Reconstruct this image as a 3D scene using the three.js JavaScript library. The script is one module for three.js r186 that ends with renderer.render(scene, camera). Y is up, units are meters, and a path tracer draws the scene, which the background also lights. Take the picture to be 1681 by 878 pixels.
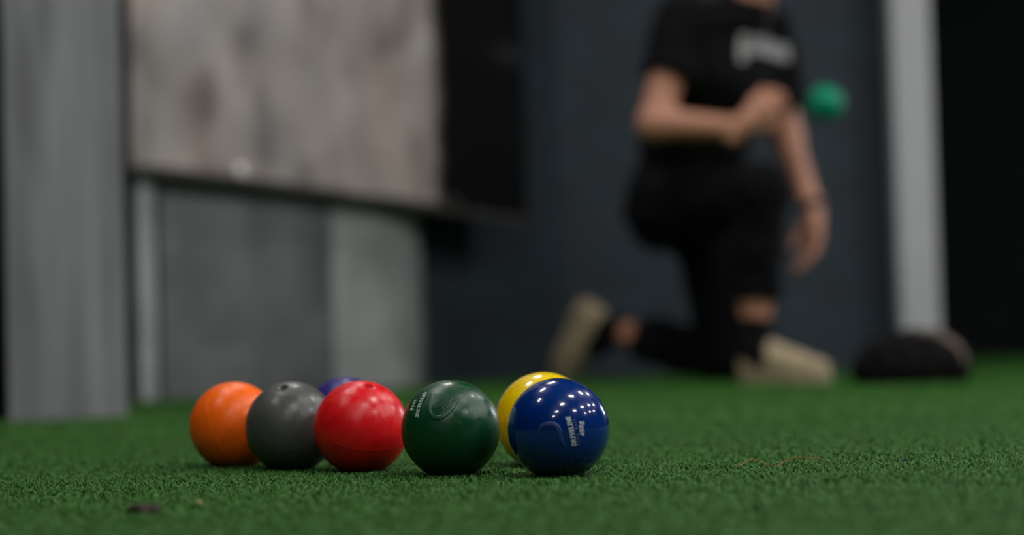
import * as THREE from 'three';
import { FontLoader } from 'three/addons/loaders/FontLoader.js';
import { TextGeometry } from 'three/addons/geometries/TextGeometry.js';
import { RoundedBoxGeometry } from 'three/addons/geometries/RoundedBoxGeometry.js';
import { mergeGeometries } from 'three/addons/utils/BufferGeometryUtils.js';
import { RectAreaLightUniformsLib } from 'three/addons/lights/RectAreaLightUniformsLib.js';
import { createNoise3D } from 'simplex-noise';

// ---------------------------------------------------------------- camera, light, exposure
const scene = new THREE.Scene();
const FPX = 3300;                                             // focal length in pixels of the 1681 x 878 frame
const camera = new THREE.PerspectiveCamera(2 * Math.atan(439 / FPX) * 180 / Math.PI, 1681 / 878, 0.05, 100);
camera.position.set(0, 0.139, 0);
camera.rotation.set(Math.atan(121 / FPX), 0, -Math.atan(0.028));
camera.focus = 2.01;
camera.userData.fStop = camera.getFocalLength() * 1e-3 / 0.033;   // 33 mm wide aperture
scene.add(camera);
const renderer = new THREE.WebGLRenderer();
renderer.toneMapping = THREE.LinearToneMapping;
renderer.toneMappingExposure = 1.14;
renderer.shadowMap.enabled = true;
RectAreaLightUniformsLib.init();
scene.background = new THREE.Color(0x000000);
const LAMP = 64, WINDOW = 40, HALL_H = 3.15, LAMP_COLOUR = 0xfffcfa;
// the hall's ceiling lamps stand in slanted rows (x, z)
const lampSpots = [];
const row = (x, z, dx, dz, k0, k1, power = 1) => { for (let k = k0; k <= k1; k++) lampSpots.push([0.04 + 0.475 * (x + k * dx), -1.98 + 0.475 * (z + k * dz), power]); };
row(2.6, 0.28, 1.6, -3.3, -1, 2);
row(2.6, 0.28, 1.6, -3.3, -2, -2, 1.1);
row(2.6, 0.28, 1.6, -3.3, -3, -3, 0.7);
row(6.9, 1.9, 1.5, -3.3, -1, 2, 1.35);
row(12.0, 0.4, 1.2, -3.2, -1, 1, 1.35);
row(-2.3, -2.8, 1.6, -3.2, 0, 1, 0.75);   // weaker lamps
row(-2.3, -2.8, 1.6, -3.2, -1, -1, 0.4);

// ---------------------------------------------------------------- helpers
let seed = 12345;
const rnd = () => { seed = (seed + 0x6d2b79f5) | 0; let t = Math.imul(seed ^ (seed >>> 15), 1 | seed); t = (t + Math.imul(t ^ (t >>> 7), 61 | t)) ^ t; return ((t ^ (t >>> 14)) >>> 0) / 4294967296; };
const noise = createNoise3D(rnd);
const fbm = (x, y, z, o = 4) => { let s = 0, a = 0.5; for (let i = 0; i < o; i++) { s += a * noise(x, y, z); x *= 2.03; y *= 2.03; z *= 2.03; a *= 0.5; } return s; };
const V = (x, y, z) => new THREE.Vector3(x, y, z);
const mat = (o) => new THREE.MeshStandardMaterial(o);
const dull = (o) => new THREE.MeshPhysicalMaterial({ specularIntensity: 0.25, ...o });   // cloth and flat paint: hardly any gloss
const clamp = (x, a = 0, b = 1) => Math.min(b, Math.max(a, x));
const taken = new Map();
function numbered(n) { const k = taken.get(n) ?? 0; taken.set(n, k + 1); return k ? n + '_' + String(k).padStart(3, '0') : n; }
function shade(o) { o.castShadow = o.receiveShadow = true; return o; }
function mesh(name, geo, m, parent, pos) {
  const o = shade(new THREE.Mesh(geo, m)); o.name = parent ? name : numbered(name);
  if (pos) o.position.set(...pos);
  (parent ?? scene).add(o); return o;
}
function group(name, pos = [0, 0, 0], turn = 0) { const g = new THREE.Group(); g.name = numbered(name); g.position.set(...pos); g.rotation.y = turn; scene.add(g); return g; }
function tag(o, label, category, grp, kind) { o.userData.label = label; if (category) o.userData.category = category; if (grp) o.userData.group = grp; if (kind) o.userData.kind = kind; return o; }
function dataTex(w, h, fn, srgb) {
  const d = new Uint8Array(w * h * 4);
  for (let y = 0; y < h; y++) for (let x = 0; x < w; x++) { const c = fn(x / w, y / h); const i = (y * w + x) * 4; for (let k = 0; k < 3; k++) d[i + k] = Math.round(255 * clamp(typeof c === 'number' ? c : c[k])); d[i + 3] = 255; }
  const t = new THREE.DataTexture(d, w, h); t.magFilter = THREE.LinearFilter; t.minFilter = THREE.LinearFilter; t.wrapS = t.wrapT = THREE.RepeatWrapping; if (srgb) t.colorSpace = THREE.SRGBColorSpace; t.needsUpdate = true; return t;
}
function uvBox(w, h, d, r = 0) {                              // a box with uv in metres
  const g = r ? new RoundedBoxGeometry(w, h, d, 2, r) : new THREE.BoxGeometry(w, h, d);
  const p = g.attributes.position, n = g.attributes.normal, uv = g.attributes.uv;
  for (let i = 0; i < p.count; i++) {
    const ax = Math.abs(n.getX(i)), ay = Math.abs(n.getY(i)), az = Math.abs(n.getZ(i));
    if (az >= ax && az >= ay) uv.setXY(i, p.getX(i), p.getY(i)); else if (ax >= ay) uv.setXY(i, p.getZ(i), p.getY(i)); else uv.setXY(i, p.getX(i), p.getZ(i));
  }
  return g;
}
// a wall slab from plan point a to plan point b; its face lies on the line, its thickness behind (to the left of a->b is the room)
function slab(name, a, b, y0, y1, thick, m, parent, r = 0) {
  const dx = b[0] - a[0], dz = b[1] - a[1], L = Math.hypot(dx, dz), turn = Math.atan2(-dz, dx);
  const g = uvBox(L, y1 - y0, thick, r);
  g.translate(L / 2, (y0 + y1) / 2, -thick / 2);
  g.rotateY(turn); g.translate(a[0], 0, a[1]);
  const o = mesh(name, g, m, parent); return o;
}
const struct = (o) => { o.userData.kind = 'structure'; return o; };

// ---------------------------------------------------------------- materials of the setting
const cloud = (sx, sy, sz, amp, base, o = 5, tint = [1, 1, 1]) => (u, v) => { const n = base + amp * fbm(u * sx, v * sy, sz, o); return [n * tint[0], n * tint[1], n * tint[2]]; };
const brushed = dataTex(512, 512, (u, v) => {
  const n = 0.80 + 0.16 * fbm(u * 9, v * 1.3, 3.1, 4) + 0.10 * fbm(u * 3, v * 2, 8.2, 3) + 0.05 * fbm(u * 60, v * 4, 1.2, 2) - 0.16 * clamp(3 * (fbm(u * 5, v * 1.6, 14.4, 3) - 0.24));
  return [n, n, n * 1.01];
}, true);
brushed.repeat.set(1, 0.6);
const scuffed = dataTex(512, 512, (u, v) => { const n = 0.82 + 0.16 * fbm(u * 4, v * 4, 5.7, 5) + 0.08 * fbm(u * 2, v * 1.5, 1.7, 2); return [n * 0.985, n, n * 0.99]; }, true);
scuffed.repeat.set(0.7, 0.7);
const paintGrain = dataTex(256, 256, cloud(5, 5, 2.2, 0.14, 0.86), true);
const columnPaint = mat({ color: 0x8f9194, map: brushed, roughness: 0.62 });
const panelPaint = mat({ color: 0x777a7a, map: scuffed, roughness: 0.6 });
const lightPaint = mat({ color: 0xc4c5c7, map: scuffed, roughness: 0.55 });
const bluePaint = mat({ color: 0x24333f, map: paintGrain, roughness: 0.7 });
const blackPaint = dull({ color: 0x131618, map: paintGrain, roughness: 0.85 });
const polePaint = mat({ color: 0xb0b2b6, roughness: 0.5 });
const hallPaint = mat({ color: 0x34373a, map: paintGrain, roughness: 0.8 });
const roofPaint = mat({ color: 0x2b2d2f, map: paintGrain, roughness: 0.9 });

// ---------------------------------------------------------------- the hall
const turfTex = dataTex(1024, 1024, (u, v) => { const n = 0.62 + 0.3 * fbm(u * 120, v * 120, 0.7, 3) + 0.16 * fbm(u * 9, v * 9, 4.1, 3); return [n * 0.19, n * 0.40, n * 0.13]; }, true);
turfTex.repeat.set(1 / 1.5, 1 / 1.5);
{
  const g = uvBox(20, 0.2, 22); g.translate(0.5, -0.1, -1.5);
  struct(tag(mesh('floor', g, mat({ map: turfTex, roughness: 0.95 })), 'green artificial turf backing covering the whole hall floor'));
  const c = uvBox(20, 0.2, 22); c.translate(0.5, HALL_H + 0.1, -1.5);
  struct(tag(mesh('ceiling', c, roofPaint), 'dark high ceiling of the training hall'));
  struct(tag(slab('wall_back', [10.4, 9], [-9.4, 9], 0, HALL_H, 0.2, hallPaint), 'plain grey hall wall behind the camera'));
  struct(tag(slab('wall_front', [-9.4, -12], [10.4, -12], 0, HALL_H, 0.2, hallPaint), 'plain grey hall wall far beyond the partitions'));
  struct(tag(slab('wall_right', [10, -12], [10, 9], 0, HALL_H, 0.2, hallPaint), 'plain grey hall wall far to the right'));
  struct(tag(slab('wall_far_left', [-9, 9], [-9, -12], 0, HALL_H, 0.2, hallPaint), 'plain grey hall wall far to the left'));
}
// the slanting partition on the left: W(s, off) is a plan point s metres along it, off metres in front of its panel face
const WU = [0.6641, -0.7476], WN = [0.7476, 0.6641];
const W = (s, off = 0) => [-1.042 + WU[0] * s + WN[0] * off, -5.48 + WU[1] * s + WN[1] * off];
const PART_H = HALL_H;
{
  const wl = group('wall_left'); struct(tag(wl, 'slanting dark blue grey partition wall with grey boards fixed on it'));
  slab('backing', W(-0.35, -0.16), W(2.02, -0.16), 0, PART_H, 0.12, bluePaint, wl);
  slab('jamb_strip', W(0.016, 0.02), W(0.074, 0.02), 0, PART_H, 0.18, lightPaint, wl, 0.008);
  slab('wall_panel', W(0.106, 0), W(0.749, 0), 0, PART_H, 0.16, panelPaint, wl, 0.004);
  // the paler panel ends in a rounded corner
  const sh = new THREE.Shape(), R = 0.42, A = Math.acos(1 - 0.16 / R), L = 0.97 - 0.757;
  sh.moveTo(0, -0.16); sh.lineTo(0, 0); sh.lineTo(L, 0); sh.absarc(L, -R, R, Math.PI / 2, Math.PI / 2 - A, true); sh.closePath();
  const g = new THREE.ExtrudeGeometry(sh, { depth: PART_H, bevelEnabled: false, curveSegments: 24 });
  const p = g.attributes.position;
  for (let i = 0; i < p.count; i++) { const q = W(0.757 + p.getX(i), p.getY(i)); const y = p.getZ(i); p.setXYZ(i, q[0], y, q[1]); }
  // the plan is mirrored by this mapping: turn the faces over
  const flip = g.index ? g.toNonIndexed() : g; const a = flip.attributes.position.array, t = flip.attributes.uv.array;
  for (let i = 0; i < a.length; i += 9) for (let k = 0; k < 3; k++) { const s = a[i + 3 + k]; a[i + 3 + k] = a[i + 6 + k]; a[i + 6 + k] = s; }
  for (let i = 0; i < t.length; i += 6) for (let k = 0; k < 2; k++) { const s = t[i + 2 + k]; t[i + 2 + k] = t[i + 4 + k]; t[i + 4 + k] = s; }
  flip.computeVertexNormals();
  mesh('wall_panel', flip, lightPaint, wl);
}
{
  // end of the cross wall at the far left of the picture, and a black slab standing in for the dark space beside it
  const sh = new THREE.Shape(); sh.moveTo(-1.017, 4.045); sh.lineTo(-0.81, 4.2); sh.lineTo(-1.06, 5.46); sh.lineTo(-1.35, 5.3); sh.closePath();
  const g = new THREE.ExtrudeGeometry(sh, { depth: PART_H, bevelEnabled: true, bevelThickness: 0.006, bevelSize: 0.006, bevelOffset: -0.006, bevelSegments: 2 });
  g.rotateX(-Math.PI / 2);
  // uv runs along the face in metres
  const p = g.attributes.position, uv = g.attributes.uv; for (let i = 0; i < p.count; i++) uv.setXY(i, p.getX(i) * 2 + p.getZ(i) * 0.3, p.getY(i));
  struct(tag(mesh('wall_end', g, columnPaint), 'streaky grey end of a cross wall at the left edge'));
  struct(tag(slab('dark_space_left', [-9, -4.12], [-1.035, -4.12], 0, PART_H, 0.12, blackPaint), 'black slab standing in for the dark space at the left edge beside the streaky grey wall end'));
  const b = group('wall_middle'); struct(tag(b, 'dark blue grey partition wall behind the kneeling person'));
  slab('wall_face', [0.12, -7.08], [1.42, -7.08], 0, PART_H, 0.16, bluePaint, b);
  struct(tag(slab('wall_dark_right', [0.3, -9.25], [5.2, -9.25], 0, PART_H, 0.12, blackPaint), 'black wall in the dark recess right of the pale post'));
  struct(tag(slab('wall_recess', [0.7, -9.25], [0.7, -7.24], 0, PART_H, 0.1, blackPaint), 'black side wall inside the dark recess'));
}
// pale steel post at the end of the wall
{
  const post = group('steel_post', [1.40, 0, -6.98]); tag(post, 'pale grey square steel post at the end of the blue grey wall', 'post');
  const g = uvBox(0.136, PART_H - 0.02, 0.136, 0.012); g.translate(0, (PART_H - 0.02) / 2 + 0.012, 0); mesh('shaft', g, polePaint, post);
  const f = uvBox(0.2, 0.012, 0.2, 0.003); f.translate(0, 0.006, 0); mesh('base_plate', f, polePaint, post);
  const bg = new THREE.CylinderGeometry(0.009, 0.009, 0.012, 6);
  for (const [x, z] of [[-0.082, -0.082], [0.082, -0.082], [-0.082, 0.082], [0.082, 0.082]]) mesh('bolt', bg, polePaint, post, [x, 0.018, z]);
}
// a tall narrow window at the right, seen only as a streak on the glossy balls
{
  const a = [5.2, -9.25], b = [5.85, -8.35];
  struct(tag(slab('wall_window', a, b, 0, PART_H, 0.12, blackPaint), 'short black wall at the right that holds a tall narrow window'));
  const w = group('window_1', [(a[0] + b[0]) / 2, 1.9, (a[1] + b[1]) / 2], Math.atan2(-(b[1] - a[1]), b[0] - a[0])); struct(tag(w, 'tall narrow bright window in the short wall at the right'));
  mesh('pane', uvBox(0.34, 1.1, 0.01), mat({ color: 0xdde4ee, emissive: 0xe6efff, emissiveIntensity: 10, roughness: 0.3 }), w, [0, 0, 0.012]);
  for (const [x, y, ww, hh] of [[-0.2, 0, 0.06, 1.22], [0.2, 0, 0.06, 1.22], [0, 0.58, 0.46, 0.06], [0, -0.58, 0.46, 0.06]]) mesh('window_frame', uvBox(ww, hh, 0.05), roofPaint, w, [x, y, 0.025]);
  const l = new THREE.RectAreaLight(0xe6efff, WINDOW, 0.34, 1.1); l.position.set(0, 0, 0.03); l.rotation.y = Math.PI; w.add(l);
}
// ceiling lamps
{
  const housing = mat({ color: 0x8a8c8e, roughness: 0.5, metalness: 0.3 }), glow = mat({ color: 0xffffff, emissive: LAMP_COLOUR, emissiveIntensity: 14 });
  const hg = uvBox(0.52, 0.07, 0.27, 0.015), dg = uvBox(0.46, 0.008, 0.21), rg = new THREE.CylinderGeometry(0.006, 0.006, 0.08, 8);
  lampSpots.forEach(([x, z, power]) => {
    const t = group('ceiling_lamp', [x, HALL_H, z], 0.44);
    tag(t, 'rectangular high bay lamp hanging under the dark hall ceiling', 'ceiling lamp', 'high bay lamps in rows under the ceiling');
    for (const s of [-0.18, 0.18]) mesh('hanger', rg, housing, t, [s, -0.04, 0]);
    mesh('housing', hg, housing, t, [0, -0.115, 0]);
    mesh('diffuser', dg, glow, t, [0, -0.152, 0]);
    const l = new THREE.RectAreaLight(LAMP_COLOUR, LAMP * power, 0.46, 0.21); l.position.set(0, -0.162, 0); l.rotation.x = -Math.PI / 2; l.castShadow = true; t.add(l);
  });
}

// ---------------------------------------------------------------- banner on the slanting partition
{
  const s0 = -0.03, s1 = 1.59, y1 = 2.3, bot = (s) => 0.640 - 0.010 * (s / 1.6) - 0.092 * Math.pow(clamp(s / 1.6), 1.3);
  const tex = dataTex(1024, 1024, (u, v) => {
    const x = u * (s1 - s0), y = v * 1.8;                                      // metres along and up the banner
    const n = fbm(x * 2.8, y * 2.4, 9.3, 2), m = fbm(x * 2.6 + 5, y * 2.2 + 2, 2.4, 2), dark = clamp((fbm(x * 4 + 7, y * 2.6, 6.6, 2) - 0.12) * 2.2);
    let l = 0.60 + 0.13 * n; const warm = 0.055 + 0.07 * m;
    l *= 1 - 0.26 * dark;
    let c = [l * (1 + warm), l, l * (1 - warm * 0.5)];
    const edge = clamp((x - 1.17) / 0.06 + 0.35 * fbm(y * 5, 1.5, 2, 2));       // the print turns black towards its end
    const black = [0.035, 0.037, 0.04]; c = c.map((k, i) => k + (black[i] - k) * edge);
    const blob = Math.exp(-(((x - 1.55) / 0.08) ** 2) - (((y - 0.58) / 0.035) ** 2)) * 0.14; c = c.map((k) => k + blob);
    return c;
  }, true);
  tex.wrapS = tex.wrapT = THREE.ClampToEdgeWrapping;
  const m = dull({ map: tex, roughness: 0.7 }), pos = [], uv = [], idx = [], NX = 60, NY = 40;
  const o = W(0, 0);
  const put = (s, y, off) => { const q = W(s, off); pos.push(q[0] - o[0], y, q[1] - o[1]); uv.push((s - s0) / (s1 - s0), clamp((y - 0.5) / 1.8)); };
  for (const side of [0, 1]) for (let j = 0; j <= NY; j++) for (let i = 0; i <= NX; i++) { const s = s0 + (s1 - s0) * i / NX, b = bot(s), y = b + (y1 - b) * j / NY; put(s, y, (side ? 0.052 : 0.058) + 0.004 * Math.sin(s * 7 + y * 2)); }
  const at = (side, i, j) => side * (NX + 1) * (NY + 1) + j * (NX + 1) + i;
  for (let j = 0; j < NY; j++) for (let i = 0; i < NX; i++) for (const sd of [0, 1]) { const q = [at(sd, i, j), at(sd, i + 1, j), at(sd, i + 1, j + 1), at(sd, i, j + 1)]; if (sd) q.reverse(); idx.push(q[0], q[1], q[2], q[0], q[2], q[3]); }
  for (let i = 0; i < NX; i++) { idx.push(at(1, i, 0), at(1, i + 1, 0), at(0, i + 1, 0), at(1, i, 0), at(0, i + 1, 0), at(0, i, 0)); idx.push(at(0, i, NY), at(0, i + 1, NY), at(1, i + 1, NY), at(0, i, NY), at(1, i + 1, NY), at(1, i, NY)); }
  for (let j = 0; j < NY; j++) { idx.push(at(0, NX, j), at(1, NX, j), at(1, NX, j + 1), at(0, NX, j), at(1, NX, j + 1), at(0, NX, j + 1)); idx.push(at(1, 0, j), at(0, 0, j), at(0, 0, j + 1), at(1, 0, j), at(0, 0, j + 1), at(1, 0, j + 1)); }
  const g = new THREE.BufferGeometry(); g.setAttribute('position', new THREE.Float32BufferAttribute(pos, 3)); g.setAttribute('uv', new THREE.Float32BufferAttribute(uv, 2)); g.setIndex(idx); g.computeVertexNormals();
  const ban = group('wall_banner', [o[0], 0, o[1]]); tag(ban, 'large mottled warm grey printed banner with a black end on the slanting wall', 'banner');
  mesh('sheet', g, m, ban);
  // dark strip along the bottom edge; its colour stands in for the shadow below
  const shadow_hem = [], hi = [];
  for (let i = 0; i <= NX; i++) { const s = s0 + (s1 - s0) * i / NX; for (const [dy, off] of [[0.004, 0.062], [-0.024, 0.062], [-0.024, 0.046], [0.004, 0.046]]) { const q = W(s, off + 0.004 * Math.sin(s * 7)); shadow_hem.push(q[0] - o[0], bot(s) + dy, q[1] - o[1]); } }
  for (let i = 0; i < NX; i++) for (let k = 0; k < 4; k++) { const a = i * 4 + k, b = i * 4 + (k + 1) % 4, c = a + 4, d = b + 4; hi.push(a, b, d, a, d, c); }
  const hg = new THREE.BufferGeometry(); hg.setAttribute('position', new THREE.Float32BufferAttribute(shadow_hem, 3)); hg.setIndex(hi); hg.computeVertexNormals();
  tag(mesh('shadow_hem', hg, mat({ color: 0x2f2e2e, roughness: 0.8 }), ban), 'strip along the bottom edge coloured dark for the shadow under the banner');
  const pale = mat({ color: 0xf2efe9, roughness: 0.3 }), brass = mat({ color: 0x4a4745, metalness: 0.6, roughness: 0.5 });  // the pale colour paints in the glint on one grommet
  for (const [s, ms] of [[0.347, pale], [1.233, brass]]) {
    const q = W(s, 0.064); const t = mesh('grommet', new THREE.TorusGeometry(0.013, 0.006, 10, 24), ms, ban, [q[0] - o[0], bot(s) + 0.02, q[1] - o[1]]); t.rotation.y = Math.atan2(WN[0], WN[1]);
    mesh('pin', new THREE.SphereGeometry(0.0115, 16, 10), ms, t, [0, 0, 0]);
  }
}

// ---------------------------------------------------------------- training balls
const font = await new FontLoader().loadAsync('fonts/droid/droid_sans_bold.typeface.json');
const fontThin = await new FontLoader().loadAsync('fonts/droid/droid_sans_regular.typeface.json');
const smudge = dataTex(1024, 512, (u, v) => {
  const a = u * Math.PI * 2, b = v * Math.PI, x = Math.sin(b) * Math.cos(a), y = Math.cos(b), z = Math.sin(b) * Math.sin(a);
  const n = fbm(x * 2.6, y * 2.6, z * 2.6, 5), m = fbm(x * 8 + 4, y * 4, z * 8, 4);
  return [1, clamp(0.78 + 0.46 * n + 0.22 * m, 0.5, 1), 0];
});
const waves = dataTex(1024, 512, (u, v) => {                 // faint unevenness of a soft moulded skin
  const a = u * Math.PI * 2, b = v * Math.PI, x = Math.sin(b) * Math.cos(a), y = Math.cos(b), z = Math.sin(b) * Math.sin(a);
  return 0.5 + 0.4 * fbm(x * 5 + 1, y * 5, z * 5, 3) + 0.1 * fbm(x * 20, y * 12, z * 20 + 6, 3);
});
const dust = dataTex(1024, 512, (u, v) => {
  const a = u * Math.PI * 2, b = v * Math.PI, x = Math.sin(b) * Math.cos(a), y = Math.cos(b), z = Math.sin(b) * Math.sin(a);
  const n = 0.95 + 0.05 * fbm(x * 4 + 3, y * 4, z * 4, 5) + 0.02 * fbm(x * 22, y * 9, z * 22, 2); return [n, n, n];
}, true);
// closed ball turned on a lathe: a fill hole with a lip at the pole and a fine moulding ridge on the equator
function ballGeometry(R, hole, seam = true) {
  const ridge = seam ? 0.00034 : 0;
  const pts = [], add = (a, r) => pts.push(new THREE.Vector2(Math.max(0, r * Math.sin(a)), r * Math.cos(a)));
  for (let i = 0; i <= 60; i++) {
    const a = Math.PI - (Math.PI - (hole ? 0.16 : 0)) * i / 60, d = (a - Math.PI / 2) * R;
    add(a, R + ridge * Math.exp(-((d / 0.0005) ** 2)));
    if (Math.abs(d) < 0.0014 && Math.abs(d) > 1e-6) continue;
    if (i === 30 || i === 29 || i === 31) for (const e of [-0.0008, -0.0004, 0.0004, 0.0008]) if (i === 30) { /* ridge points are sorted in below */ pts.push(new THREE.Vector2((R + ridge * Math.exp(-((e / 0.0005) ** 2))) * Math.cos(e / R), -e)); }
  }
  pts.sort((p, q) => Math.atan2(p.x, p.y) < Math.atan2(q.x, q.y) ? 1 : -1);
  if (hole) {
    add(0.148, R + 0.00005); add(0.14, R + 0.0004); add(0.124, R + 0.0006); add(0.108, R + 0.0004); add(0.099, R - 0.0002);   // lip
    add(0.092, R - 0.0014); add(0.07, R - 0.0026);
    pts.push(new THREE.Vector2(0.0030, R - 0.0036), new THREE.Vector2(0.0027, R - 0.011), new THREE.Vector2(0, R - 0.0115));
  }
  return new THREE.LatheGeometry(pts, 96);
}
const ballPlain = ballGeometry(0.05, false), ballHole = ballGeometry(0.05, true), ballSmooth = ballGeometry(0.05, false, false);
function ball(name, pos, R, color, rough, axis, label, hole, coat = 0, spec = 0.8) {
  const g = group(name, [pos[0], pos[1] - R, pos[2]]); tag(g, label, 'ball', 'weighted training balls');
  const m = new THREE.MeshPhysicalMaterial({ color, map: dust, roughness: rough, roughnessMap: smudge, bumpMap: coat ? null : waves, bumpScale: 0.00006, clearcoat: coat, clearcoatRoughness: 0.06, specularIntensity: spec });
  const s = mesh('shell', hole === null ? ballSmooth : hole ? ballHole : ballPlain, m, g, [0, R, 0]); s.scale.setScalar(R / 0.05);
  s.quaternion.setFromUnitVectors(V(0, 1, 0), axis.clone().normalize());
  return { g, m, R, c: V(pos[0], pos[1], pos[2]) };
}
// a frame on the ball: the side that faces the open hall, so marks can be laid out as a flat drawing in units of the radius
function facing(c) { const w = V(0, 0.139, 0).sub(c).normalize(), u = V(0.9996, 0.028, 0); u.addScaledVector(w, -u.dot(w)).normalize(); return { u, v: w.clone().cross(u), w }; }
const onBall = (F, x, y) => F.u.clone().multiplyScalar(x).addScaledVector(F.v, y).addScaledVector(F.w, Math.sqrt(Math.max(0, 1 - x * x - y * y))).normalize();
function ribbon(b, pts, widths, height) {                     // a raised band swept along unit directions
  const curve = new THREE.CatmullRomCurve3(pts), N = 60, K = 8, pos = [], idx = [];
  for (let i = 0; i <= N; i++) {
    const t = i / N, n = curve.getPoint(t).normalize(), tg = curve.getTangent(t), s = n.clone().cross(tg).normalize();
    const f = t * (widths.length - 1), k = Math.min(widths.length - 2, Math.floor(f)), w = widths[k] + (widths[k + 1] - widths[k]) * (f - k);
    for (let j = 0; j <= K; j++) { const a = -1 + 2 * j / K, q = n.clone().addScaledVector(s, a * w / 2 / b.R).normalize().multiplyScalar(b.R - 0.0002 + (height + 0.0002) * Math.pow(Math.max(0, 1 - a ** 4), 0.6)); pos.push(q.x, q.y, q.z); }
  }
  for (let i = 0; i < N; i++) for (let j = 0; j < K; j++) { const a = i * (K + 1) + j, c = a + K + 1; idx.push(a, c, a + 1, a + 1, c, c + 1); }
  const g = new THREE.BufferGeometry(); g.setAttribute('position', new THREE.Float32BufferAttribute(pos, 3)); g.setIndex(idx); g.computeVertexNormals(); return g;
}
function wordOn(b, text, p0, p1, cap, fnt, spacing = 0, slant = 0.18) {   // lettering wrapped on the ball from direction p0 to p1, cap metres tall
  const parts = []; let x = 0;
  for (const ch of text) {
    if (ch === ' ') { x += 0.9 + spacing; continue; }
    const t = new TextGeometry(ch, { font: fnt, size: 1, depth: 1, curveSegments: 4, bevelEnabled: false }); t.computeBoundingBox(); const bb = t.boundingBox;
    t.translate(x - bb.min.x, 0, 0); x += bb.max.x - bb.min.x + 0.09 + spacing; parts.push(t);
  }
  const g = mergeGeometries(parts), p = g.attributes.position, ang = p0.angleTo(p1), n1 = p1.clone().addScaledVector(p0, -p0.dot(p1)).normalize(), up = p0.clone().cross(n1).normalize();
  for (let i = 0; i < p.count; i++) {
    const yy = p.getY(i) * cap / 0.72 / b.R, a = (p.getX(i) / x) * ang + yy * slant;
    const d = p0.clone().multiplyScalar(Math.cos(a)).addScaledVector(n1, Math.sin(a)).multiplyScalar(Math.cos(yy)).addScaledVector(up, Math.sin(yy)).multiplyScalar(b.R + 0.00012 * (p.getZ(i) > 0.5 ? 1 : -1));
    p.setXYZ(i, d.x, d.y, d.z);
  }
  g.computeVertexNormals(); return g;
}
const ink = mat({ color: 0xb9c0bd, roughness: 0.6 }), inkDim = mat({ color: 0x6f7c78, roughness: 0.7 });

const dir = (c, x, y, s = 1) => { const F = facing(c); const d = onBall(F, x, y); return s < 0 ? d.negate() : d; };
const BY = 0.0518;
const P = { orange: V(-0.3199, BY, -2.2837), grey: V(-0.2465, BY, -2.2044), red: V(-0.1646, BY, -2.1359), green: V(-0.0665, BY, -2.037), blue: V(0.0412, BY, -1.976), purple: V(-0.2039, BY, -2.4088), yellow: V(0.0295, 0.0532, -2.16) };
const A = (v) => [v.x, v.y, v.z];
ball('training_ball', A(P.orange), 0.05, 0xff6a12, 0.45, V(0.86, 0.36, 0.36), 'matte orange ball at the left end of the row', false, 0, 0.6);
ball('training_ball', A(P.grey), 0.05, 0x4b4e4c, 0.5, dir(P.grey, -0.139, 0.866), 'smudged dark grey ball with a fill hole on top', true);
ball('training_ball', A(P.red), 0.05, 0xe0161d, 0.42, dir(P.red, 0.2, 0.872), 'bright red ball with a fill hole and a moulding seam', true);
const green = ball('training_ball', A(P.green), 0.05, 0x0b4223, 0.45, V(0.2, -0.9, -0.3), 'dark green ball with a raised wing emblem, fourth from the left in the front row', null);
const blue = ball('training_ball', A(P.blue), 0.05, 0x022a6e, 0.30, V(0.1, -0.9, -0.4), 'glossy navy blue ball with white lettering at the right end of the row', null, 1, 0.25);
ball('training_ball', A(P.purple), 0.05, 0x2e2470, 0.45, V(0.5, -0.4, -0.7), 'purple ball mostly hidden behind the grey and red balls', false, 0, 0.3);
ball('training_ball', A(P.yellow), 0.052, 0xf4d000, 0.34, V(0.3, -0.4, -0.85), 'glossy yellow ball partly hidden behind the navy blue ball', false, 0.6, 0.4);
{
  const b = ball('training_ball', [0.8886, 0.778, -5.6], 0.05, 0x008a68, 0.5, V(0.2, 0.3, 0.9), 'teal green ball flying in the air beside the kneeling person', false, 0, 0.35);
  delete b.g.userData.group;
}
// marks on the green ball (drawn on a disc of radius 418 around 439, 452)
{
  const F = facing(green.c), q = (x, y) => onBall(F, (x - 439) / 418, -(y - 460) / 418), C = [0, green.R, 0];
  const em = ribbon(green, [[296, 152], [292, 195], [272, 245], [264, 300], [285, 343], [333, 362], [385, 350], [430, 320], [470, 278], [502, 232], [528, 190]].map((p) => q(...p)), [0.0028, 0.0062, 0.0062, 0.0054, 0.005, 0.0042, 0.0034, 0.0026], 0.00075);
  const st = [[[343, 276], [385, 256], [420, 224], [446, 190]], [[352, 292], [402, 270], [440, 234], [468, 190]], [[362, 304], [415, 285], [460, 240], [490, 190]], [[378, 314], [435, 290], [480, 240], [511, 190]]].map((l) => ribbon(green, l.map((p) => q(...p)), [0.0008, 0.002, 0.0023], 0.0006));
  mesh('emblem', mergeGeometries([em, ...st]), green.m, green.g, C);
  mesh('lettering', mergeGeometries([wordOn(green, 'DRIVELINE', q(236, 140), q(150, 348), 0.0031, font), wordOn(green, '135g', q(150, 196), q(110, 292), 0.0029, font, 0.12)]), ink, green.g, C);
  mesh('small_lettering', wordOn(green, 'PLYO BALL', q(204, 152), q(124, 336), 0.0016, fontThin, 0.6, 0), inkDim, green.g, C);
}
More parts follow.
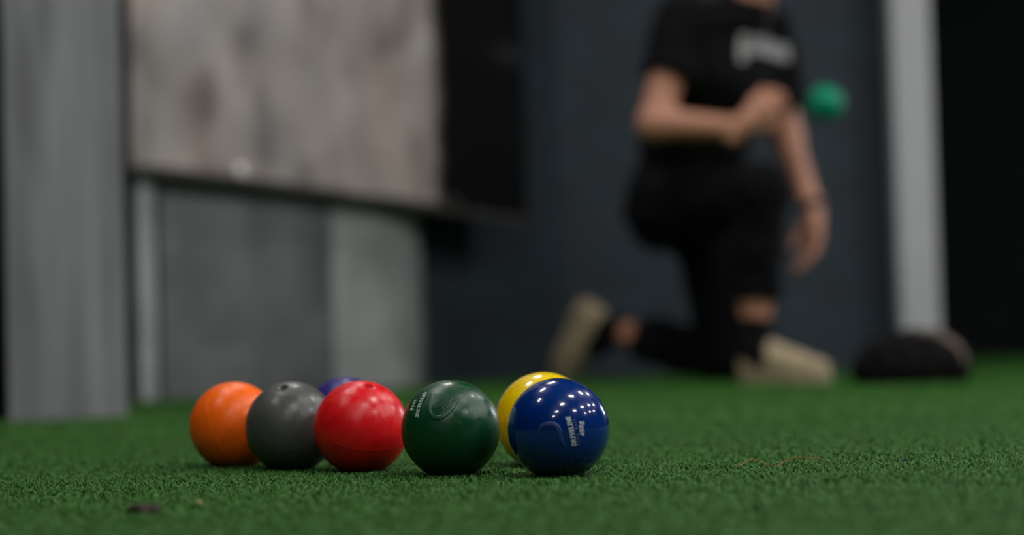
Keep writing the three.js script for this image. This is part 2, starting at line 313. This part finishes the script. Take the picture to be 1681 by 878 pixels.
{
  const F = facing(blue.c), q = (x, y) => onBall(F, (x - 449) / 431, -(y - 457) / 431), C = [0, blue.R, 0];
  const em = ribbon(blue, [[506, 616], [472, 565], [455, 510], [446, 455], [415, 420], [365, 410], [316, 426], [282, 466], [266, 525], [260, 605]].map((p) => q(...p)), [0.001, 0.0048, 0.006, 0.0055, 0.0048, 0.004, 0.0034, 0.0026], 0.0006);
  const st = [[[284, 628], [284, 562], [297, 506], [325, 470]], [[309, 630], [311, 566], [323, 512], [350, 478]], [[333, 606], [337, 552], [351, 508], [372, 486]]].map((l) => ribbon(blue, l.map((p) => q(...p)), [0.0022, 0.002, 0.0008], 0.0005));
  tag(mesh('emblem', mergeGeometries([em, ...st]), mat({ color: 0x062c66, roughness: 0.55 }), blue.g, C), 'matte raised wing emblem');
  mesh('lettering', mergeGeometries([wordOn(blue, 'DRIVELINE', q(590, 600), q(550, 356), 0.0034, font), wordOn(blue, '450g', q(660, 527), q(650, 398), 0.0034, font, 0.05)]), ink, blue.g, C);
  mesh('small_lettering', wordOn(blue, 'PLYO BALL', q(620, 592), q(588, 366), 0.0019, fontThin, 0.6, 0), inkDim, blue.g, C);
}

// ---------------------------------------------------------------- fields meshed as smooth surfaces
function surfaceNet(f, lo, hi, cell) {
  const n = [0, 1, 2].map((k) => Math.ceil((hi[k] - lo[k]) / cell) + 1), F = new Float32Array(n[0] * n[1] * n[2]), id = new Int32Array(F.length).fill(-1), I = (x, y, z) => (z * n[1] + y) * n[0] + x;
  for (let z = 0; z < n[2]; z++) for (let y = 0; y < n[1]; y++) for (let x = 0; x < n[0]; x++) F[I(x, y, z)] = f(lo[0] + x * cell, lo[1] + y * cell, lo[2] + z * cell);
  const pos = [], idx = [], E = [];
  for (let a = 0; a < 8; a++) for (const s of [1, 2, 4]) if (!(a & s)) E.push([a, a | s]);
  for (let z = 0; z < n[2] - 1; z++) for (let y = 0; y < n[1] - 1; y++) for (let x = 0; x < n[0] - 1; x++) {
    const c = []; let m = 0;
    for (let k = 0; k < 8; k++) { c[k] = F[I(x + (k & 1), y + ((k >> 1) & 1), z + ((k >> 2) & 1))]; if (c[k] < 0) m |= 1 << k; }
    if (m === 0 || m === 255) continue;
    let px = 0, py = 0, pz = 0, q = 0;
    for (const [a, b] of E) if ((c[a] < 0) !== (c[b] < 0)) { const t = c[a] / (c[a] - c[b]); px += (a & 1) + t * ((b & 1) - (a & 1)); py += ((a >> 1) & 1) + t * (((b >> 1) & 1) - ((a >> 1) & 1)); pz += ((a >> 2) & 1) + t * (((b >> 2) & 1) - ((a >> 2) & 1)); q++; }
    id[I(x, y, z)] = pos.length / 3; pos.push(lo[0] + (x + px / q) * cell, lo[1] + (y + py / q) * cell, lo[2] + (z + pz / q) * cell);
  }
  const st = [1, n[0], n[0] * n[1]];
  for (let z = 1; z < n[2] - 1; z++) for (let y = 1; y < n[1] - 1; y++) for (let x = 1; x < n[0] - 1; x++) {
    const o = I(x, y, z), inside = F[o] < 0;
    for (let k = 0; k < 3; k++) {
      if (inside === (F[o + st[k]] < 0)) continue;
      const u = st[(k + 1) % 3], v = st[(k + 2) % 3], a = id[o - u - v], b = id[o - v], c = id[o], d = id[o - u];
      if (inside) idx.push(a, b, c, a, c, d); else idx.push(a, c, b, a, d, c);
    }
  }
  const g = new THREE.BufferGeometry(), nor = new Float32Array(pos.length), h = cell * 0.5;
  for (let i = 0; i < pos.length; i += 3) { const [x, y, z] = [pos[i], pos[i + 1], pos[i + 2]]; const v = V(f(x + h, y, z) - f(x - h, y, z), f(x, y + h, z) - f(x, y - h, z), f(x, y, z + h) - f(x, y, z - h)).normalize(); nor[i] = v.x; nor[i + 1] = v.y; nor[i + 2] = v.z; }
  g.setAttribute('position', new THREE.Float32BufferAttribute(pos, 3)); g.setAttribute('normal', new THREE.BufferAttribute(nor, 3)); g.setIndex(idx); return g;
}
const cone = (a, b, ra, rb = ra) => { const dx = b[0] - a[0], dy = b[1] - a[1], dz = b[2] - a[2], l = dx * dx + dy * dy + dz * dz || 1e-9; return (x, y, z) => { const t = clamp(((x - a[0]) * dx + (y - a[1]) * dy + (z - a[2]) * dz) / l); return Math.hypot(x - a[0] - t * dx, y - a[1] - t * dy, z - a[2] - t * dz) - ra - (rb - ra) * t; }; };
const cut = (f, p, d) => { const l = Math.hypot(...d); return (x, y, z) => Math.max(f(x, y, z), ((x - p[0]) * d[0] + (y - p[1]) * d[1] + (z - p[2]) * d[2]) / l); };   // keeps the side away from d
const blend = (fs, k) => (x, y, z) => { let r = fs[0](x, y, z); for (let i = 1; i < fs.length; i++) { const q = fs[i](x, y, z), h = Math.max(k - Math.abs(r - q), 0) / k; r = Math.min(r, q) - h * h * k / 4; } return r; };
const ellip = (c, r) => (x, y, z) => { const a = (x - c[0]) / r[0], b = (y - c[1]) / r[1], d = (z - c[2]) / r[2], k = Math.hypot(a, b, d); return (k - 1) * Math.min(...r); };
const lerp3 = (a, b, t) => a.map((v, i) => v + (b[i] - v) * t), sub3 = (a, b) => a.map((v, i) => v - b[i]);

// ---------------------------------------------------------------- the kneeling person: x forward, y up, z to the person's right
{
  const J = {
    pelvis: [0.02, 0.54, 0], waist: [0.055, 0.71, 0], chest: [0.14, 0.90, 0], neck: [0.25, 1.075, -0.025], head: [0.34, 1.28, -0.035],
    sR: [0.175, 1.03, 0.185], eR: [0.15, 0.735, 0.285], wR: [0.385, 0.705, 0.20],
    sL: [0.19, 1.02, -0.185], eL: [0.215, 0.72, -0.235], wL: [0.325, 0.487, -0.205],
    hR: [0.01, 0.51, 0.095], kR: [0.405, 0.53, 0.15], aR: [0.37, 0.10, 0.15],
    hL: [0.0, 0.51, -0.095], kL: [0.06, 0.068, -0.11], aL: [-0.40, 0.165, -0.11],
  };
  const per = group('person', [0.505, 0, -5.9], -Math.PI / 4);
  tag(per, 'person in black shirt and black trousers kneeling on one knee, forearm across the chest', 'person');
  const skin = mat({ color: 0xac785f, roughness: 0.55 }), cloth = dull({ color: 0x0b0b0d, roughness: 0.9 }), pantsM = dull({ color: 0x08080a, roughness: 0.92 });
  // hands: palm, four bent fingers of different lengths and a thumb from the side of the palm
  function hand(w, d, m, side, curl) {
    const D = V(...d).normalize(), M = V(...m); M.addScaledVector(D, -M.dot(D)).normalize(); const B = D.clone().cross(M).multiplyScalar(side);
    const at = (o, a, b, c) => [o[0] + D.x * a + B.x * b + M.x * c, o[1] + D.y * a + B.y * b + M.y * c, o[2] + D.z * a + B.z * b + M.z * c];
    const palm = blend([cone(at(w, -0.03, 0, 0), at(w, 0.01, 0, 0), 0.027, 0.025), cone(at(w, 0.02, 0.012, 0), at(w, 0.09, 0.028, 0), 0.018, 0.015), cone(at(w, 0.02, 0, 0), at(w, 0.094, 0.006, 0), 0.019, 0.016), cone(at(w, 0.02, -0.010, 0), at(w, 0.088, -0.026, 0), 0.018, 0.014)], 0.02);
    const chains = [];
    [[0.030, 0.092, 0.040, 0.026, 0.020], [0.010, 0.097, 0.045, 0.029, 0.021], [-0.010, 0.094, 0.041, 0.027, 0.020], [-0.029, 0.086, 0.032, 0.021, 0.018]].forEach(([b, a, ...seg], i) => {
      let o = at(w, a - 0.012, b, 0), ang = curl * 0.5; const fs = []; const r = [0.0098, 0.0088, 0.0078, 0.007];
      seg.forEach((l, k) => { const e = at(o, Math.cos(ang) * (l + (k ? 0 : 0.012)), b * 0.05, Math.sin(ang) * l); fs.push(cone(o, e, r[k], r[k + 1])); o = e; ang += curl * (k ? 0.7 : 1); });
      chains.push(blend(fs, 0.004));
    });
    const t0 = at(w, 0.025, 0.022, 0.008), t1 = at(w, 0.055, 0.047, 0.020), t2 = at(w, 0.082, 0.050, 0.034), t3 = at(w, 0.102, 0.044, 0.044);
    chains.push(blend([cone(t0, t1, 0.015, 0.012), cone(t1, t2, 0.0115, 0.010), cone(t2, t3, 0.0095, 0.008)], 0.005));
    const f = (x, y, z) => { const p = palm(x, y, z); let r = p; for (const c of chains) { const q = c(x, y, z), h = Math.max(0.006 - Math.abs(p - q), 0) / 0.006; r = Math.min(r, Math.min(p, q) - h * h * 0.0015); } return r; };
    const c = at(w, 0.06, 0, 0.02); return surfaceNet(f, c.map((v) => v - 0.13), c.map((v) => v + 0.13), 0.0033);
  }
  const bodyF = blend([
    cone([0.02, 0.54, -0.065], [0.02, 0.54, 0.065], 0.1), cone(J.pelvis, J.waist, 0.11, 0.1), cone([0.055, 0.71, -0.05], [0.055, 0.71, 0.05], 0.098), cone(J.waist, J.chest, 0.105, 0.115), cone([0.135, 0.9, -0.08], [0.135, 0.9, 0.08], 0.108),
    cone(J.chest, J.neck, 0.11, 0.06), cone([0.185, 1.025, -0.14], [0.185, 1.025, 0.14], 0.052), cone(J.neck, [0.305, 1.185, -0.03], 0.055, 0.053),
    cone(J.sR, J.eR, 0.058, 0.044), cone(J.eR, J.wR, 0.046, 0.029), cone(J.sL, J.eL, 0.058, 0.043), cone(J.eL, J.wL, 0.041, 0.027),
    cone(J.hR, J.kR, 0.085, 0.058), cone(J.kR, lerp3(J.kR, J.aR, 0.35), 0.055, 0.056), cone(lerp3(J.kR, J.aR, 0.35), J.aR, 0.056, 0.037),
    cone(J.hL, J.kL, 0.085, 0.056), cone(J.kL, lerp3(J.kL, J.aL, 0.35), 0.054, 0.056), cone(lerp3(J.kL, J.aL, 0.35), J.aL, 0.056, 0.037),
    cone(J.aR, [0.46, 0.045, 0.14], 0.034, 0.022), cone(J.aL, [-0.52, 0.10, -0.11], 0.036, 0.028)], 0.03);
  const h = J.head;
  const headRaw = blend([ellip([h[0] - 0.012, h[1] + 0.03, h[2]], [0.098, 0.09, 0.077]), cone([h[0] + 0.035, h[1] - 0.01, h[2]], [h[0] + 0.058, h[1] - 0.085, h[2]], 0.058, 0.03), cone([h[0] - 0.01, h[1] - 0.05, h[2] - 0.045], [h[0] + 0.05, h[1] - 0.085, h[2] - 0.012], 0.022), cone([h[0] - 0.01, h[1] - 0.05, h[2] + 0.045], [h[0] + 0.05, h[1] - 0.085, h[2] + 0.012], 0.022), cone([h[0] - 0.03, h[1] - 0.12, h[2]], [h[0] - 0.015, h[1] - 0.03, h[2]], 0.056)], 0.03);
  const feat = [cone([h[0] + 0.088, h[1] + 0.008, h[2]], [h[0] + 0.108, h[1] - 0.034, h[2]], 0.008, 0.013), cone([h[0] + 0.086, h[1] + 0.022, h[2] - 0.035], [h[0] + 0.09, h[1] + 0.022, h[2] + 0.035], 0.009), cone([h[0] + 0.083, h[1] - 0.062, h[2] - 0.016], [h[0] + 0.083, h[1] - 0.062, h[2] + 0.016], 0.008), ellip([h[0] - 0.008, h[1] - 0.005, h[2] - 0.08], [0.018, 0.03, 0.01]), ellip([h[0] - 0.008, h[1] - 0.005, h[2] + 0.08], [0.018, 0.03, 0.01])];
  const headF = blend([headRaw, ...feat], 0.008);
  const headC = (x, y, z) => { let d = headF(x, y, z); for (const s of [-1, 1]) d = Math.max(d, -(Math.hypot(x - h[0] - 0.097, y - h[1] - 0.004, z - h[2] - s * 0.031) - 0.014)); return d; };
  const bare = surfaceNet(bodyF, [-0.68, -0.02, -0.36], [0.62, 1.24, 0.40], 0.0115);
  const body = mergeGeometries([bare, surfaceNet(headC, [h[0] - 0.13, h[1] - 0.19, h[2] - 0.11], [h[0] + 0.14, h[1] + 0.14, h[2] + 0.11], 0.0045), hand(J.wR, [0.4, 0.45, -0.25], [-0.35, 0.1, -0.9], -1, 0.85), hand(J.wL, [0.08, -0.97, 0.2], [-0.35, 0, 0.9], 1, 0.45)]);
  mesh('body', body, skin, per);
  const hairF = (x, y, z) => Math.max(headRaw(x, y, z) - 0.009 + 0.0015 * noise(x * 130, y * 130, z * 130), -(y - h[1] - 0.035 + (h[0] - x) * 0.9 + 0.03 * clamp((x - h[0] - 0.04) * 30)));
  mesh('hair', surfaceNet(hairF, [h[0] - 0.14, h[1] - 0.11, h[2] - 0.11], [h[0] + 0.14, h[1] + 0.15, h[2] + 0.11], 0.0055), mat({ color: 0x2a1d14, roughness: 0.75 }), per);
  const eyeM = mat({ color: 0xd8d2cc, roughness: 0.25 }), irisM = mat({ color: 0x23170f, roughness: 0.2 });
  for (const s of [-1, 1]) { const e = mesh('eye', new THREE.SphereGeometry(0.0115, 20, 14), eyeM, per, [h[0] + 0.081, h[1] + 0.004, h[2] + s * 0.031]); mesh('iris', new THREE.SphereGeometry(0.006, 14, 10), irisM, e, [0.0072, 0, 0]); }
  // shirt
  const fold = (x, y, z) => 0.0035 * Math.sin(x * 38 + y * 30 + 6 * noise(x * 5, y * 5, z * 5)) * (0.4 + 0.6 * clamp(1 - (y - 0.6) * 2.2)) + 0.005 * noise(x * 9, y * 7, z * 9);
  const sleeve = (s, e, t) => { const q = lerp3(s, e, t); return cut(cone(s, q, 0.083, 0.077), q, sub3(e, s)); };
  const shirtRaw = blend([cone([0.018, 0.55, -0.072], [0.018, 0.55, 0.072], 0.126), cone([0.055, 0.71, -0.065], [0.055, 0.71, 0.065], 0.122), cone(J.waist, J.chest, 0.125, 0.13), cone([0.14, 0.9, -0.09], [0.14, 0.9, 0.09], 0.126), cone(J.chest, [0.215, 1.035, -0.01], 0.125, 0.09), cone([0.215, 1.035, -0.01], [0.262, 1.095, -0.025], 0.085, 0.066), cone([0.183, 1.03, -0.14], [0.18, 1.03, 0.14], 0.068), sleeve(J.sR, J.eR, 0.56), sleeve(J.sL, J.eL, 0.74)], 0.035);
  const collar = cone([0.258, 1.085, -0.025], [0.36, 1.29, -0.03], 0.058, 0.085);
  const shirtF = (x, y, z) => Math.max(shirtRaw(x, y, z) + fold(x, y, z), 0.535 + 0.02 * x - y + 0.006 * Math.sin(z * 30), -collar(x, y, z));
  const shirt = mesh('shirt', surfaceNet(shirtF, [-0.22, 0.48, -0.40], [0.40, 1.16, 0.44], 0.0085), cloth, per);
  // pale print across the chest, laid on the shirt
  {
    const pos = [], idx = [], N = 5;
    const onShirt = (y, z) => { let x = 0.5; for (let i = 0; i < 200; i++) { const d = shirtF(x, y, z); if (d < 0.0002) break; x -= Math.max(0.0006, d * 0.6); } return x + 0.0022; };
    const bars = []; for (let k = 0; k < 9; k++) { const z = 0.052 - k * 0.0255, arch = 0.012 * Math.sin(k / 8 * Math.PI); bars.push([z, z - 0.021, 0.93 + arch - (k === 0 ? 0.018 : 0), 0.978 + arch + (k === 0 || k === 4 ? 0.012 : 0)]); }
    for (const [z0, z1, y0, y1] of bars) { const b = pos.length / 3; for (let j = 0; j <= N; j++) for (let i = 0; i <= 3; i++) { const z = z0 + (z1 - z0) * i / 3, y = y0 + (y1 - y0) * j / N; pos.push(onShirt(y, z), y, z); } for (let j = 0; j < N; j++) for (let i = 0; i < 3; i++) { const a = b + j * 4 + i; idx.push(a, a + 1, a + 5, a, a + 5, a + 4); } }
    const g = new THREE.BufferGeometry(); g.setAttribute('position', new THREE.Float32BufferAttribute(pos, 3)); g.setIndex(idx); g.computeVertexNormals();
    tag(mesh('chest_print', g, mat({ color: 0xa2a2a4, roughness: 0.8, side: THREE.DoubleSide }), shirt), 'pale print across the chest');
  }
  // trousers
  const hemR = lerp3(J.kR, J.aR, 0.68), hemL = lerp3(J.kL, J.aL, 0.70);
  const pants = blend([cone([0.02, 0.54, -0.07], [0.02, 0.54, 0.07], 0.12), cone([-0.02, 0.5, -0.055], [-0.02, 0.5, 0.055], 0.108), cone([0.02, 0.54, 0], [0.03, 0.62, 0], 0.12, 0.11), cone(J.hR, J.kR, 0.112, 0.08), cut(cone(J.kR, hemR, 0.078, 0.066), hemR, sub3(J.aR, J.kR)), cone(J.hL, J.kL, 0.11, 0.07), cut(blend([cone(J.kL, hemL, 0.07, 0.066), cone(lerp3(J.kL, J.aL, 0.2), lerp3(J.kL, J.aL, 0.6), 0.072)], 0.02), hemL, sub3(J.aL, J.kL))], 0.035);
  const pantsF = (x, y, z) => Math.max(pants(x, y, z) + 0.0035 * Math.sin(y * 44 + x * 20 + 5 * noise(x * 6, y * 6, z * 6)) + 0.005 * noise(x * 8, y * 8, z * 8), y - 0.63, 0.003 - y);
  mesh('trousers', surfaceNet(pantsF, [-0.38, -0.01, -0.28], [0.58, 0.68, 0.28], 0.0095), pantsM, per);
  // socks
  const sockM = dull({ color: 0x121213, roughness: 0.95 });
  for (const [k, a, t, foot] of [[J.kR, J.aR, 0.80, [0.40, 0.07, 0.148]], [J.kL, J.aL, 0.86, [-0.46, 0.12, -0.11]]]) { const p = lerp3(k, a, t), lo = p.map((v, i) => Math.min(v, a[i], foot[i]) - 0.07), hi = p.map((v, i) => Math.max(v, a[i], foot[i]) + 0.07); mesh('sock', surfaceNet(cut(blend([cone(p, a, 0.05, 0.043), cone(a, foot, 0.043, 0.04)], 0.02), p, sub3(k, a)), lo, hi, 0.006), sockM, per); }
  // shoes: x from heel to toe, sole on y = 0
  const upF = blend([cone([0.05, 0.055, 0], [0.065, 0.105, 0], 0.042, 0.040), cone([0.05, 0.045, 0], [0.13, 0.05, 0], 0.042, 0.046), cone([0.10, 0.08, 0], [0.19, 0.05, 0], 0.042, 0.038), cone([0.17, 0.045, 0.004], [0.255, 0.036, 0.008], 0.044, 0.034)], 0.02);
  const upper = surfaceNet((x, y, z) => Math.max(upF(x, y, z), 0.022 - y, -cone([0.06, 0.11, 0], [0.06, 0.18, 0], 0.031, 0.04)(x, y, z)), [-0.01, 0.0, -0.07], [0.31, 0.17, 0.07], 0.005);
  const soleF = blend([cone([0.05, 0, 0], [0.13, 0, 0], 0.044, 0.043), cone([0.13, 0, 0], [0.205, 0, 0.004], 0.043, 0.05), cone([0.205, 0, 0.004], [0.25, 0, 0.008], 0.05, 0.041)], 0.02);
  const sole = surfaceNet((x, y, z) => Math.max(soleF(x, 0, z), Math.abs(y - 0.014) - 0.013), [-0.01, -0.01, -0.07], [0.31, 0.04, 0.07], 0.0045);
  const lace = mergeGeometries([0, 1, 2, 3].map((i) => { const g = new THREE.TorusGeometry(0.03, 0.0035, 8, 16, Math.PI); g.rotateY(Math.PI / 2); g.translate(0.125 + i * 0.021, 0.083 - i * 0.0085, 0); return g; }));
  const suede = mat({ color: 0x9a8c70, roughness: 0.85 }), rubber = mat({ color: 0x8d8068, roughness: 0.7 }), laceM = mat({ color: 0xa89c84, roughness: 0.9 });
  for (const [p, rz, ry] of [[[0.31, 0, 0.143], 0, 0.10], [[-0.497, 0.275, -0.11], -118 * Math.PI / 180, 0]]) { const s = mesh('shoe', upper, suede, per, p); s.rotation.set(0, ry, rz); mesh('sole', sole, rubber, s); mesh('laces', lace, laceM, s); }
  // dark strap on the far wrist
  const band = mesh('wrist_strap', new THREE.TorusGeometry(0.031, 0.008, 10, 28), mat({ color: 0x1a1817, roughness: 0.6 }), per, lerp3(J.eL, J.wL, 0.93)); band.scale.z = 1.6;
  band.quaternion.setFromUnitVectors(V(0, 0, 1), V(...sub3(J.wL, J.eL)).normalize());
}

// ---------------------------------------------------------------- slumped black bag in front of the post
{
  const bag = group('sand_bag', [0.99, 0, -5.05]); tag(bag, 'slumped black sandbag on the turf in front of the pale post', 'bag');
  const f0 = blend([ellip([-0.02, 0.045, 0], [0.125, 0.075, 0.09]), ellip([0.02, 0.065, 0.0], [0.09, 0.065, 0.075]), ellip([0.075, 0.05, 0.02], [0.065, 0.06, 0.07])], 0.05);
  const f = (x, y, z) => Math.max(f0(x, y, z) + 0.006 * noise(x * 16, y * 16, z * 16) + 0.004 * noise(x * 40, y * 40, z * 40), 0.001 - y);
  mesh('sack', surfaceNet(f, [-0.2, -0.01, -0.14], [0.2, 0.18, 0.14], 0.005), dull({ color: 0x0c0b0c, roughness: 0.85 }), bag);
  const c = new THREE.CatmullRomCurve3([V(0.02, 0.125, 0.02), V(0.06, 0.128, 0.05), V(0.105, 0.09, 0.075), V(0.122, 0.055, 0.07)]);
  tag(mesh('strap', new THREE.TubeGeometry(c, 30, 0.011, 8), mat({ color: 0x6a5d52, roughness: 0.8 }), bag), 'brownish strap');
}

// ---------------------------------------------------------------- turf blades
{
  const pos = [], col = [], idx = [], R0 = 0.034, NB = 620;
  for (let b = 0; b < NB; b++) {
    const r = R0 * Math.sqrt(rnd()), a = rnd() * 6.283, x = r * Math.cos(a), z = r * Math.sin(a), t = rnd() * 6.283, hgt = 0.0042 + 0.0038 * rnd(), lean = hgt * (0.3 + 1.0 * rnd()), w = 0.00045 + 0.0003 * rnd();
    const dx = Math.cos(t), dz = Math.sin(t), sx = -dz * w, sz = dx * w, o = pos.length / 3;
    for (const [k, ww, yy] of [[0, 1, 0], [0.3, 1, 0.62], [1, 0.25, 1]]) for (const s of [-1, 1]) pos.push(x + dx * lean * k + sx * ww * s, hgt * yy, z + dz * lean * k + sz * ww * s);
    idx.push(o, o + 1, o + 3, o, o + 3, o + 2, o + 2, o + 3, o + 5, o + 2, o + 5, o + 4);
    const v = 0.6 + 0.75 * rnd(), y = rnd() < 0.12 ? 1.35 : 1; const pale = rnd() < 0.06; for (let k = 0; k < 6; k++) if (pale) col.push(0.12, 0.22, 0.08); else col.push(0.034 * v * y, 0.135 * v, 0.017 * v);  // the few pale blades are coloured as bright specular specks
  }
  const g = new THREE.BufferGeometry(); g.setAttribute('position', new THREE.Float32BufferAttribute(pos, 3)); g.setAttribute('color', new THREE.Float32BufferAttribute(col, 3)); g.setIndex(idx); g.computeVertexNormals();
  const spots = [];
  const fill = (x0, x1, z0, z1, step, k) => { for (let x = x0; x < x1; x += step) for (let z = z0; z < z1; z += step) spots.push([x + (rnd() - 0.5) * step, z + (rnd() - 0.5) * step, k]); };
  fill(-1.3, 1.3, -3.2, -0.9, 0.034, 1);
  fill(-2.4, 2.6, -6.9, -3.2, 0.075, 1.9); fill(-2.4, -1.3, -3.2, -0.9, 0.075, 1.9); fill(1.3, 2.6, -3.2, -0.9, 0.075, 1.9); fill(1.4, 4.6, -9.2, -6.9, 0.11, 2.4);
  const im = new THREE.InstancedMesh(g, new THREE.MeshPhysicalMaterial({ vertexColors: true, roughness: 0.6, specularIntensity: 0.4, side: THREE.DoubleSide }), spots.length), q = new THREE.Object3D();
  spots.forEach(([x, z, k], i) => { q.position.set(x, 0, z); q.rotation.y = rnd() * 6.283; q.scale.set(k, 0.85 + 0.3 * rnd(), k); q.updateMatrix(); im.setMatrixAt(i, q.matrix); });
  im.name = 'turf_blades'; shade(im); scene.add(im); tag(im, 'short green artificial grass blades covering the floor', 'grass', null, 'stuff');
}
// ---------------------------------------------------------------- bits lying on the turf
{
  const leaf = surfaceNet((x, y, z) => ellip([0, 0.005, 0], [0.014, 0.0055, 0.009])(x, y, z) + 0.002 * noise(x * 150, y * 150, z * 150), [-0.02, -0.004, -0.014], [0.02, 0.014, 0.014], 0.0012);
  tag(mesh('dry_leaf', leaf, mat({ color: 0x2a1c14, roughness: 0.9 }), null, [-0.309, 0.003, -1.665]), 'crumpled dark brown leaf scrap on the near turf at the left', 'leaf');
  const crumb = surfaceNet((x, y, z) => ellip([0, 0.003, 0], [0.003, 0.0025, 0.003])(x, y, z) + 0.0006 * noise(x * 400, y * 400, z * 400), [-0.005, -0.002, -0.005], [0.005, 0.008, 0.005], 0.0007);
  tag(mesh('crumb', crumb, mat({ color: 0x8f8a52, roughness: 0.9 }), null, [-0.2751, 0.0045, -1.7376]), 'pale straw coloured crumb near the dark leaf scrap', 'crumb');
  const crumbD = mat({ color: 0x111110, roughness: 0.9 });
  tag(mesh('rubber_crumb', crumb, crumbD, null, [0.392, 0.004, -2.0427]), 'tiny black rubber crumb right of the orange thread', 'crumb');
  tag(mesh('rubber_crumb', crumb, crumbD, null, [0.066, 0.004, -1.938]), 'tiny black rubber crumb at the foot of the navy blue ball', 'crumb');
  const c = new THREE.CatmullRomCurve3([V(0.219, 0.006, -2.04), V(0.228, 0.0075, -2.046), V(0.236, 0.011, -2.055), V(0.244, 0.0112, -2.06), V(0.25, 0.008, -2.05), V(0.256, 0.006, -2.03), V(0.264, 0.0065, -2.035), V(0.272, 0.010, -2.05), V(0.283, 0.0125, -2.055), V(0.297, 0.012, -2.055), V(0.309, 0.0105, -2.055), V(0.3105, 0.0075, -2.052)]);
  tag(mesh('loose_thread', new THREE.TubeGeometry(c, 120, 0.00034, 6), mat({ color: 0x9a5a2c, roughness: 0.8 })), 'wavy loose orange thread lying on the turf right of the balls', 'thread');
}
renderer.render(scene, camera);
